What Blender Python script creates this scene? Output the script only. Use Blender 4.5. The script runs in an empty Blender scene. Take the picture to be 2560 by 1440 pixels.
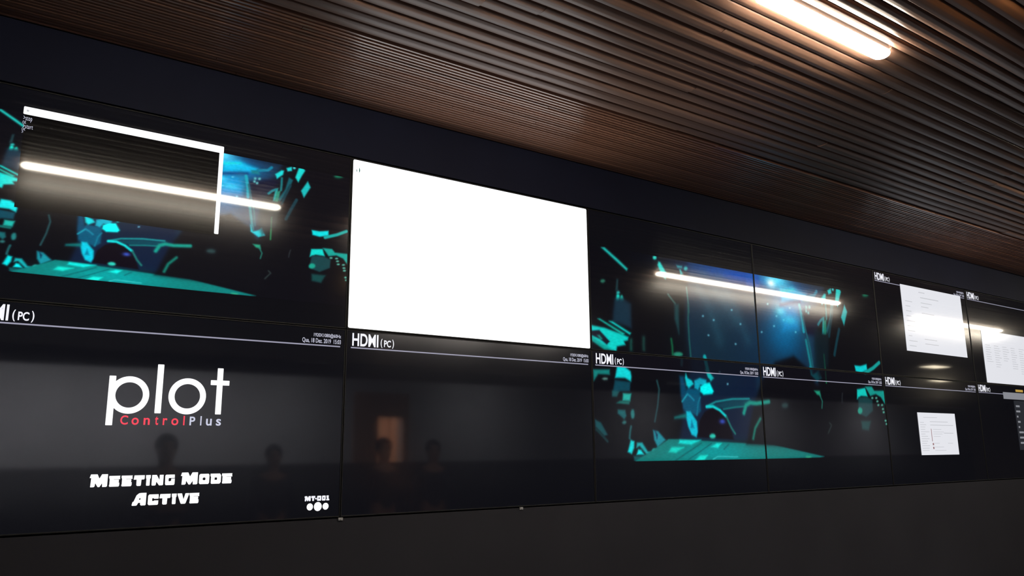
import bpy, bmesh, math, random
import numpy as np
from mathutils import Vector, Matrix
random.seed(7)
rng = np.random.default_rng(3)
C = bpy.context.scene.collection
SC = bpy.context.scene

# ------------------------------------------------------------------ camera, world, exposure
ZS = 2.05                                   # height of the seam between the two screen rows above the floor
cam_data = bpy.data.cameras.new('camera')
cam = bpy.data.objects.new('camera', cam_data)
C.objects.link(cam)
cam.location = (-1.2028, -2.7894, ZS - 0.4580)
cam.rotation_mode = 'XYZ'
cam.rotation_euler = (1.7732, 0.0087, -0.6127)
cam_data.sensor_width = 36.0
cam_data.lens = 1993.2 * 36.0 / 2560.0
cam_data.clip_start = 0.02
SC.camera = cam
SC.view_settings.view_transform = 'Standard'
SC.view_settings.look = 'None'
SC.view_settings.exposure = 0.0
SC.view_settings.gamma = 1.0
SC.view_settings.use_curve_mapping = False
w = bpy.data.worlds.new('world'); SC.world = w; w.use_nodes = True
w.node_tree.nodes['Background'].inputs[0].default_value = (0.01, 0.011, 0.014, 1)
w.node_tree.nodes['Background'].inputs[1].default_value = 0.3
SC.cycles.max_bounces = 8
SC.cycles.sample_clamp_indirect = 3.0

LAMP = 60.0                                 # brightness of the tubes against the white windows on the screens
W, H = 1.213, 0.684                         # one display panel with its gap

# ------------------------------------------------------------------ helpers
def lin(c):
    return tuple((v / 255 / 12.92) if v <= 10 else ((v / 255 + 0.055) / 1.055) ** 2.4 for v in c)

def mat(name, col, rough=0.5, spec=0.5, metal=0.0, emis=None, es=1.0, ior=1.5):
    m = bpy.data.materials.new(name); m.use_nodes = True
    b = m.node_tree.nodes['Principled BSDF']
    b.inputs['Base Color'].default_value = (*col, 1)
    b.inputs['Roughness'].default_value = rough
    b.inputs['Specular IOR Level'].default_value = spec
    b.inputs['Metallic'].default_value = metal
    b.inputs['IOR'].default_value = ior
    if emis is not None:
        b.inputs['Emission Color'].default_value = (*emis, 1)
        b.inputs['Emission Strength'].default_value = es
    return m

def noise_col(m, c1, c2, scale=(1, 1, 1), nscale=5.0, detail=6, bump=0.0, rough=None):
    nt = m.node_tree; b = nt.nodes['Principled BSDF']
    tc = nt.nodes.new('ShaderNodeTexCoord'); mp = nt.nodes.new('ShaderNodeMapping')
    mp.inputs['Scale'].default_value = scale
    n = nt.nodes.new('ShaderNodeTexNoise'); n.inputs['Scale'].default_value = nscale; n.inputs['Detail'].default_value = detail
    r = nt.nodes.new('ShaderNodeValToRGB')
    r.color_ramp.elements[0].color = (*c1, 1); r.color_ramp.elements[1].color = (*c2, 1)
    r.color_ramp.elements[0].position = 0.3; r.color_ramp.elements[1].position = 0.7
    nt.links.new(tc.outputs['Object'], mp.inputs[0]); nt.links.new(mp.outputs[0], n.inputs['Vector'])
    nt.links.new(n.outputs[0], r.inputs[0]); nt.links.new(r.outputs[0], b.inputs['Base Color'])
    if rough:
        mr = nt.nodes.new('ShaderNodeMapRange')
        mr.inputs['To Min'].default_value, mr.inputs['To Max'].default_value = rough
        nt.links.new(n.outputs[0], mr.inputs[0]); nt.links.new(mr.outputs[0], b.inputs['Roughness'])
    if bump:
        bp = nt.nodes.new('ShaderNodeBump'); bp.inputs['Strength'].default_value = bump; bp.inputs['Distance'].default_value = 0.004
        nt.links.new(n.outputs[0], bp.inputs['Height']); nt.links.new(bp.outputs[0], b.inputs['Normal'])
    return m

class MB:
    """collects boxes, prisms and polygons and links them as one mesh object"""
    def __init__(s): s.v = []; s.f = []
    def add(s, vs, fs):
        o = len(s.v); s.v += [tuple(v) for v in vs]; s.f += [tuple(i + o for i in f) for f in fs]; return s
    def box(s, x0, x1, y0, y1, z0, z1):
        return s.add([(x0,y0,z0),(x1,y0,z0),(x1,y1,z0),(x0,y1,z0),(x0,y0,z1),(x1,y0,z1),(x1,y1,z1),(x0,y1,z1)],
                     [(0,3,2,1),(4,5,6,7),(0,1,5,4),(1,2,6,5),(2,3,7,6),(3,0,4,7)])
    def poly(s, pts, y):                    # flat polygon facing the room (-y)
        n = len(pts); return s.add([(p[0], y, p[1]) for p in pts], [tuple(range(n))])
    def rect(s, x0, x1, z0, z1, y): return s.poly([(x0,z0),(x1,z0),(x1,z1),(x0,z1)], y)
    def tube(s, a, b, ra, rb=None, n=12):
        rb = ra if rb is None else rb; a = Vector(a); b = Vector(b); d = (b - a).normalized()
        u = d.orthogonal().normalized(); v = d.cross(u); o = []
        for p, r in ((a, ra), (b, rb)):
            for k in range(n):
                t = 2 * math.pi * k / n; o.append(p + u * (r * math.cos(t)) + v * (r * math.sin(t)))
        return s.add(o, [(k, (k+1) % n, n + (k+1) % n, n + k) for k in range(n)] + [tuple(range(n))[::-1], tuple(range(n, 2*n))])
    def build(s, name, m, parent=None, bevel=0.0, smooth=False, seg=2):
        me = bpy.data.meshes.new(name); me.from_pydata(s.v, [], s.f); me.update()
        me.materials.append(m)
        o = bpy.data.objects.new(name, me); C.objects.link(o)
        if parent is not None: o.parent = parent
        if bevel:
            md = o.modifiers.new('bevel', 'BEVEL'); md.width = bevel; md.segments = seg; md.limit_method = 'ANGLE'
        if smooth:
            for p in me.polygons: p.use_smooth = True
        return o

def tag(o, label=None, cat=None, group=None, kind='thing'):
    if label: o['label'] = label
    if cat: o['category'] = cat
    if group: o['group'] = group
    if kind: o['kind'] = kind
    return o
def empty(name, loc=(0, 0, 0)):
    o = bpy.data.objects.new(name, None); o.empty_display_size = 0.1; C.objects.link(o); o.location = loc; return o
def struct(o): o['kind'] = 'structure'; return o

# ------------------------------------------------------------------ materials
m_fascia = noise_col(mat('painted_fascia', lin((23,26,46)), 0.6, 0.12), lin((22,25,44)), lin((25,29,50)), (1,1,1), 3.0)  # blue tint stands in for camera glare from the screens
m_apron = noise_col(mat('grey_laminate', lin((40,40,46)), 0.65, 0.2), lin((37,37,43)), lin((43,43,49)), (1,1,1), 2.0, 5, 0.02)
m_side = noise_col(mat('side_wall_paint', lin((120,116,110)), 0.7), lin((112,108,102)), lin((128,124,118)), (1,1,1), 2.0)
m_back = noise_col(mat('back_wall_paint', lin((190,190,194)), 0.75), lin((184,184,188)), lin((198,198,202)), (1,1,1), 1.5)
m_wains = noise_col(mat('dark_wall_panelling', lin((40,38,40)), 0.6), lin((34,32,34)), lin((46,44,46)), (1,1,6), 3.0)
m_floor = noise_col(mat('dark_carpet', lin((48,48,54)), 0.9, 0.2), lin((40,40,46)), lin((56,56,62)), (1,1,1), 60.0, 8, 0.3)
m_groove = mat('groove_wood', lin((72,52,44)), 0.6, 0.3)
m_baffle = mat('ceiling_void', lin((24,22,22)), 0.9, 0.1)
m_wood = noise_col(mat('slatted_wood', (0.10,0.06,0.045), 0.34, 0.5), lin((118,87,73)), lin((156,120,102)), (0.06,9,9), 4.0, 8, 0.004, (0.34,0.5))
m_fine = noise_col(mat('ribbed_wood', (0.1,0.06,0.045), 0.22, 0.9), lin((138,96,74)), lin((176,126,100)), (0.06,9,9), 4.0, 8, 0.01, (0.15,0.23))
m_face = noise_col(mat('soffit_face', lin((200,190,176)), 0.6), lin((190,180,166)), lin((206,198,184)), (0.5,6,6), 3.0)
m_wall_wood = noise_col(mat('wall_timber', (0.2,0.12,0.06), 0.5), lin((120,98,72)), lin((146,120,90)), (6,6,0.5), 3.0)
m_housing = mat('black_metal', (0.006,0.006,0.007), 0.45, 0.4)
m_bezel = mat('bezel', (0.006,0.006,0.007), 0.5, 0.3)
SR, HZ, LEAN = 0.042, 0.135, 0.025                                  # gloss of the display surface
def emat(name, col, es=1.0):
    m = mat(name, (0.004,0.004,0.005), HZ, 0.17, 0.0, col, es)      # anti-glare haze under a clear surface
    b = m.node_tree.nodes['Principled BSDF']
    nt = m.node_tree; g = nt.nodes.new('ShaderNodeNewGeometry')       # the haze layer leans up a little, as directional films do
    va = nt.nodes.new('ShaderNodeVectorMath'); va.operation = 'ADD'; va.inputs[1].default_value = (0, 0, LEAN)
    vn = nt.nodes.new('ShaderNodeVectorMath'); vn.operation = 'NORMALIZE'
    nt.links.new(g.outputs['Normal'], va.inputs[0]); nt.links.new(va.outputs[0], vn.inputs[0]); nt.links.new(vn.outputs[0], b.inputs['Normal'])
    b.inputs['Coat Weight'].default_value = 0.85; b.inputs['Coat Roughness'].default_value = SR; b.inputs['Coat IOR'].default_value = 1.5
    return m
m_glass = emat('display_surface', (0.45,0.5,0.85), 0.0055)
m_white = emat('lit_white', (1.0,1.0,1.0), 1.25)
m_blank = emat('lit_blank_window', (0.98,0.99,1.0), 2.0)
m_page = emat('lit_page', (0.93,0.94,1.0), 0.92)
m_text = emat('lit_text', (0.92,0.92,1.0), 1.05)
m_info = emat('lit_small_text', (0.78,0.78,0.95), 0.75)
m_line = emat('lit_line', (0.55,0.54,0.70), 0.62)
m_red = emat('lit_red', (1.0,0.035,0.075), 0.95)
m_plus = emat('lit_pale', (0.72,0.74,0.92), 0.85)
m_black = emat('lit_black', (0.5,0.5,0.8), 0.001)
m_pgray = emat('page_text_grey', (0.74,0.75,0.80), 0.80)
m_pred = emat('page_text_red', (0.5,0.28,0.3), 0.7)
m_green = emat('cursor_green', (0.03,0.17,0.13), 0.9)
m_bar = emat('grey_bar', (0.36,0.37,0.41), 0.75)
m_side_list = emat('list_dark', (0.06,0.065,0.08), 0.4)
m_amber = emat('lit_amber', (0.8,0.5,0.1), 0.7)
def attr_mat(name):
    m = emat(name, (0,0,0), 1.15); nt = m.node_tree
    a = nt.nodes.new('ShaderNodeAttribute'); a.attribute_name = 'Col'
    nt.links.new(a.outputs['Color'], nt.nodes['Principled BSDF'].inputs['Emission Color'])
    return m
m_pic = attr_mat('lit_picture')
m_tube = mat('tube_light', (0.8,0.8,0.8), 0.4, 0.5, 0, (1.0,0.91,0.74), LAMP)
m_tube_warm = mat('tube_light_warm', (0.8,0.8,0.8), 0.4, 0.5, 0, (1.0,0.62,0.27), LAMP * 0.35)
m_fill_panel = mat('panel_light', (0.8,0.8,0.8), 0.4, 0.5, 0, (1.0,0.9,0.8), 22)
m_wall_fill = mat('washer_light', (0.8,0.8,0.8), 0.4, 0.5, 0, (0.97,0.97,1.0), 120)
m_far_light = mat('far_panel_light', (0.8,0.8,0.8), 0.4, 0.5, 0, (1.0,0.86,0.62), 13)
m_cap = mat('lamp_metal', (0.5,0.5,0.5), 0.4, 0.5, 0.8)

# ------------------------------------------------------------------ the room
XL, XR, YB = -4.0, 24.0, -9.2
ZC = ZS + 0.90                              # underside of the slats
struct(MB().box(XL-.2, XR+.2, YB-.2, .4, -.1, 0).build('floor', m_floor))
wf = MB()
x0s, x1s = -W - 0.004, 5*W + 0.004
wf.box(XL, XR, 0.0, 0.3, ZS + H + 0.004, ZC + .12)         # fascia over the screens
wf.box(XL, x0s, 0.0, 0.3, ZS - H - 0.004, ZS + H + 0.004)  # left of the screens
wf.box(x1s, XR, 0.0, 0.3, ZS - H - 0.004, ZS + H + 0.004)  # right of the screens
wf.box(x0s, x1s, 0.14, 0.3, ZS - H - 0.004, ZS + H + 0.004)
struct(wf.build('wall_front', m_fascia))
struct(MB().box(XL, XR, 0.0, 0.3, 0, ZS - H - 0.004).build('trim_1', m_apron))
struct(MB().box(XL-.2, XL, YB-.2, .3, 0, ZC+.12).build('wall_left', m_side))
struct(MB().box(XR, XR+.2, YB-.2, .3, 0, ZC+.12).build('wall_right', m_wall_wood))
DX0, DX1, DH = 4.56, 5.02, 2.16             # doorway in the back wall
wb = MB(); wb.box(XL, DX0, YB-.2, YB, 0, ZC+.12); wb.box(DX1, XR, YB-.2, YB, 0, ZC+.12); wb.box(DX0, DX1, YB-.2, YB, DH, ZC+.12)
struct(wb.build('wall_back', m_back))
wn = MB(); wn.box(XL, 4.14, YB, YB+.03, 0, 1.42); wn.box(5.2, XR, YB, YB+.03, 0, 1.42)
struct(wn.build('trim_2', m_wains))
dt = MB(); dt.box(4.14, DX0, YB, YB+.04, 0, 2.55); dt.box(DX1, DX1+.09, YB, YB+.04, 0, 2.55); dt.box(DX0, DX1, YB, YB+.04, DH, 2.55)
struct(dt.build('door_1', noise_col(mat('door_timber', (0.3,0.2,0.14), 0.5), lin((158,118,92)), lin((178,138,112)), (6,6,0.5), 3.0)))
m_corr = noise_col(mat('corridor_paint', lin((225,190,165)), 0.8), lin((220,184,158)), lin((230,196,172)), (1,1,1), 2)
co = MB(); co.box(DX0-.5, DX1+.5, YB-1.6, YB-1.5, 0, 2.5); co.box(DX0-.6, DX0-.5, YB-1.6, YB-.2, 0, 2.5); co.box(DX1+.5, DX1+.6, YB-1.6, YB-.2, 0, 2.5); co.box(DX0-.6, DX1+.6, YB-1.6, YB-.2, 2.5, 2.6); co.box(DX0-.6, DX1+.6, YB-1.6, YB-.2, -.1, 0)
struct(co.build('wall_corridor', m_corr))

# ceiling: backing, a finely ribbed strip along the screens, boards as far as a dropped soffit, boards under the soffit
PITCH, BW, BH = 0.0585, 0.0560, 0.013
YF, YS, ZD = -0.535, -1.745, ZC - 0.10      # end of the fine strip, face of the soffit, underside of the soffit
cb = MB(); cb.box(XL, XR, YS, .0, ZC + .0115, ZC + .12); cb.box(XL, XR, YB, YS, ZD + .0115, ZC + .12)
ceil = struct(cb.build('ceiling', m_groove))
def board_profile(BW, BH, rnd, flutes, fd, n=15):
    pts = [(-BW/2, BH)]
    for k in range(n):
        t = k / (n - 1); y = -BW/2 + BW * t
        e = min(t, 1 - t) * BW
        z = (rnd - math.sqrt(max(0, rnd*rnd - (rnd - e)**2))) if e < rnd else 0.0
        z += fd * (2*t - 1)**2 + (0.0004 * (0.5 - 0.5 * math.cos(2 * math.pi * flutes * t)) if flutes else 0)
        pts.append((y, z))
    pts.append((BW/2, BH)); return pts
PROF = board_profile(BW, BH, 0.005, 3, 0.0055, 19)
FINE = board_profile(0.0182, 0.014, 0.006, 0, 0.0, 9)
LAMPS = [(-1.04, 0.20, -1.425), (0.66, 1.345, -1.450), (3.18, 5.57, -1.475), (6.95, 8.85, -1.50)]
WARM = (0.90, 1.25, -2.06)
def lamp_gap(y):
    return [(a, b) for a, b, ly in LAMPS + [WARM] if abs(y - ly) < PITCH * 0.62]
slat_sections = {}
def run_board(sec, y, a, b, z0, prof, jz=0.0014, jt=0.05, base=0.0):
    if b - a < 0.02: return
    dz = rng.normal(0, jz); tilt = base + rng.normal(0, jt)
    n = len(prof); ct, st = math.cos(tilt), math.sin(tilt)
    vs = []
    for x in (a, b):
        for (py, pz) in prof:
            vs.append((x, y + py*ct - pz*st, z0 + dz + py*st + pz*ct))
    fs = [(k, k+1, n+k+1, n+k) for k in range(n-1)] + [(n-1, 0, n, 2*n-1), tuple(range(n))[::-1], tuple(range(n, 2*n))]
    slat_sections.setdefault(sec, MB()).add(vs, fs)
def run_rows(sec, y0, y1, pitch, z0, prof, jz, jt):
    y = y0 - pitch/2
    while y > y1 + pitch*.4:
        x = XL + rng.uniform(0.3, 3.0); cuts = [XL]
        while x < XR: cuts.append(x); x += 3.0
        cuts.append(XR)
        gaps = lamp_gap(y)
        for a, b in zip(cuts[:-1], cuts[1:]):
            segs = [(a + .0008, b - .0008)]
            for g0, g1 in gaps:
                ns = []
                for s0, s1 in segs:
                    if g1 + .012 <= s0 or g0 - .012 >= s1: ns.append((s0, s1)); continue
                    if g0 - .012 > s0: ns.append((s0, g0 - .012))
                    if g1 + .012 < s1: ns.append((g1 + .012, s1))
                segs = ns
            for s0, s1 in segs: run_board(sec, y, s0, s1, z0, prof, jz, jt)
        y -= pitch
run_rows(0, -0.003, YF, 0.0195, ZC, FINE, 0.0004, 0.03)
YL = YF - 16 * PITCH                       # last level board ends just behind the lamp; from there the boards slope down to the soffit
run_rows(1, YF, YL + .001, PITCH, ZC, PROF, 0.0014, 0.05)
SLOPE = math.atan2(ZC - ZD, YL - YS); SLEN = math.hypot(ZC - ZD, YL - YS); NS = 4
for k in range(NS):
    q = (k + .5) / NS
    for x in np.arange(XL, XR - .1, 3.0):
        run_board(3, YL + (YS - YL) * q, x + .0008, min(x + 3.0, XR) - .0008, ZC + (ZD - ZC) * q, PROF, 0.0008, 0.0, SLOPE)
run_rows(2, YS, YB, PITCH, ZD, PROF, 0.0014, 0.05)
for k, mb in slat_sections.items():
    so = mb.build('slat_panel', m_fine if k == 0 else m_wood, ceil, smooth=True)
    try: so.data.set_sharp_from_angle(angle=math.radians(50))
    except Exception: pass
struct(MB().box(XL, XR, -8.02, -8.00, ZD - .20, ZD).build('trim_3', m_baffle))     # added baffle, keeps the fill lights out of the mirrored view

# ------------------------------------------------------------------ linear lamps in the ceiling
def capsule(mb, x0, x1, y, z, ry, rz, n=18, caps=6):
    rings = []
    for k in range(caps + 1):
        t = math.pi/2 * k / caps; rings.append((x0 + ry * (1 - math.sin(t)), math.cos(t) if k < caps else 0))
    rings = [(x0 + ry * (1 - math.cos(math.pi/2*k/caps)), math.sin(math.pi/2*k/caps)) for k in range(caps+1)]
    rings += [(x1 - ry * (1 - math.cos(math.pi/2*(caps-k)/caps)), math.sin(math.pi/2*(caps-k)/caps)) for k in range(caps+1)]
    vs = []; fs = []
    for x, s in rings:
        s = max(s, 0.02)
        for j in range(n):
            a = 2*math.pi*j/n; vs.append((x, y + ry*s*math.cos(a), z + rz*s*math.sin(a)))
    for r in range(len(rings)-1):
        for j in range(n):
            fs.append((r*n+j, r*n+(j+1)%n, (r+1)*n+(j+1)%n, (r+1)*n+j))
    fs.append(tuple(range(n))[::-1]); fs.append(tuple(range((len(rings)-1)*n, len(rings)*n)))
    mb.add(vs, fs)
LLAB = ['white linear ceiling lamp mirrored as the long streak across the black console window',
        'white linear ceiling lamp seen directly at the top right of the ceiling',
        'white linear ceiling lamp mirrored across the blue picture spread over four panels',
        'far white linear ceiling lamp mirrored between the two white document windows',
        'short warm linear ceiling lamp just above the top right of the picture']
for i, (a, b, y) in enumerate(LAMPS + [WARM]):
    L = empty('linear_ceiling_lamp', ((a+b)/2, y, (ZC if i < 4 else ZD) + .02))
    tag(L, LLAB[i], 'lamp', 'linear lamps in the slatted ceiling')
    mb = MB(); capsule(mb, a-L.location.x, b-L.location.x, 0, -.020 - .019, 0.031, 0.015)
    mb.build('light_tube', m_tube if i < 4 else m_tube_warm, L, smooth=True)
    MB().box(a-L.location.x+.02, b-L.location.x-.02, -.026, .026, -.030, -.010).build('mounting_channel', m_cap, L)

# panel lights: three added out of sight as room fill, two far ones mirrored
for i, (x, y) in enumerate([(2.0, -3.2), (2.7, -3.4), (3.4, -3.2), (11.3, -3.55), (14.0, -4.85)]):
    far = i > 2
    P = empty('ceiling_panel_light', (x, y, ZD - .004))
    tag(P, ['square ceiling light behind the viewer, nearest the left wall', 'square ceiling light behind the viewer, middle of three', 'square ceiling light behind the viewer, right of three',
            'far ceiling light mirrored as a pale dash under the upper document window', 'farthest ceiling light mirrored as a faint dash above the small text'][i], 'ceiling light', 'panel lights behind the viewer')
    hx, hy = (0.30, 0.30) if not far else (0.25, 0.12)
    MB().box(-hx, hx, -hy, hy, -.022, -.008).build('diffuser', m_far_light if far else m_fill_panel, P)
    f = MB(); f.box(-hx-.02, -hx, -hy-.02, hy+.02, -.024, .006); f.box(hx, hx+.02, -hy-.02, hy+.02, -.024, .006); f.box(-hx, hx, -hy-.02, -hy, -.024, .006); f.box(-hx, hx, hy, hy+.02, -.024, .006)
    f.build('frame', m_cap, P)
for k, x in enumerate((-2.4, -0.6, 1.2, 3.0, 6.4, 10.5, 14.5, 18.5)):  # lights added to brighten the back wall that the screens mirror
    Wl = tag(empty('wall_washer_lamp', (x, -8.15, ZD - .005)), 'hidden linear lamp behind the pelmet washing the back wall, %s' % ['at the left end', 'second from the left', 'third from the left', 'just left of the doorway', 'right of the doorway', 'third from the right', 'second from the right', 'at the right end'][k], 'lamp', 'wall washers behind the pelmet')
    hw = .88 if k < 3 else .3 if k < 5 else .26
    MB().box(-hw, hw, -.03, .03, -.05, -.02).build('light_tube', m_wall_fill, Wl)
    MB().box(-hw-.02, hw+.02, -.035, .035, -.02, 0).build('mounting_channel', m_cap, Wl)
cl = empty('corridor_lamp', ((DX0+DX1)/2, YB-.8, 2.5)); tag(cl, 'warm ceiling lamp in the corridor beyond the doorway', 'lamp')
MB().box(-.2, .2, -.2, .2, -.05, -.012).build('diffuser', mat('corridor_light', (.8,.8,.8), .5, .5, 0, (1.0,.80,.66), 75), cl)
MB().box(-.22, .22, -.22, .22, -.012, 0).build('base_plate', m_cap, cl)

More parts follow.
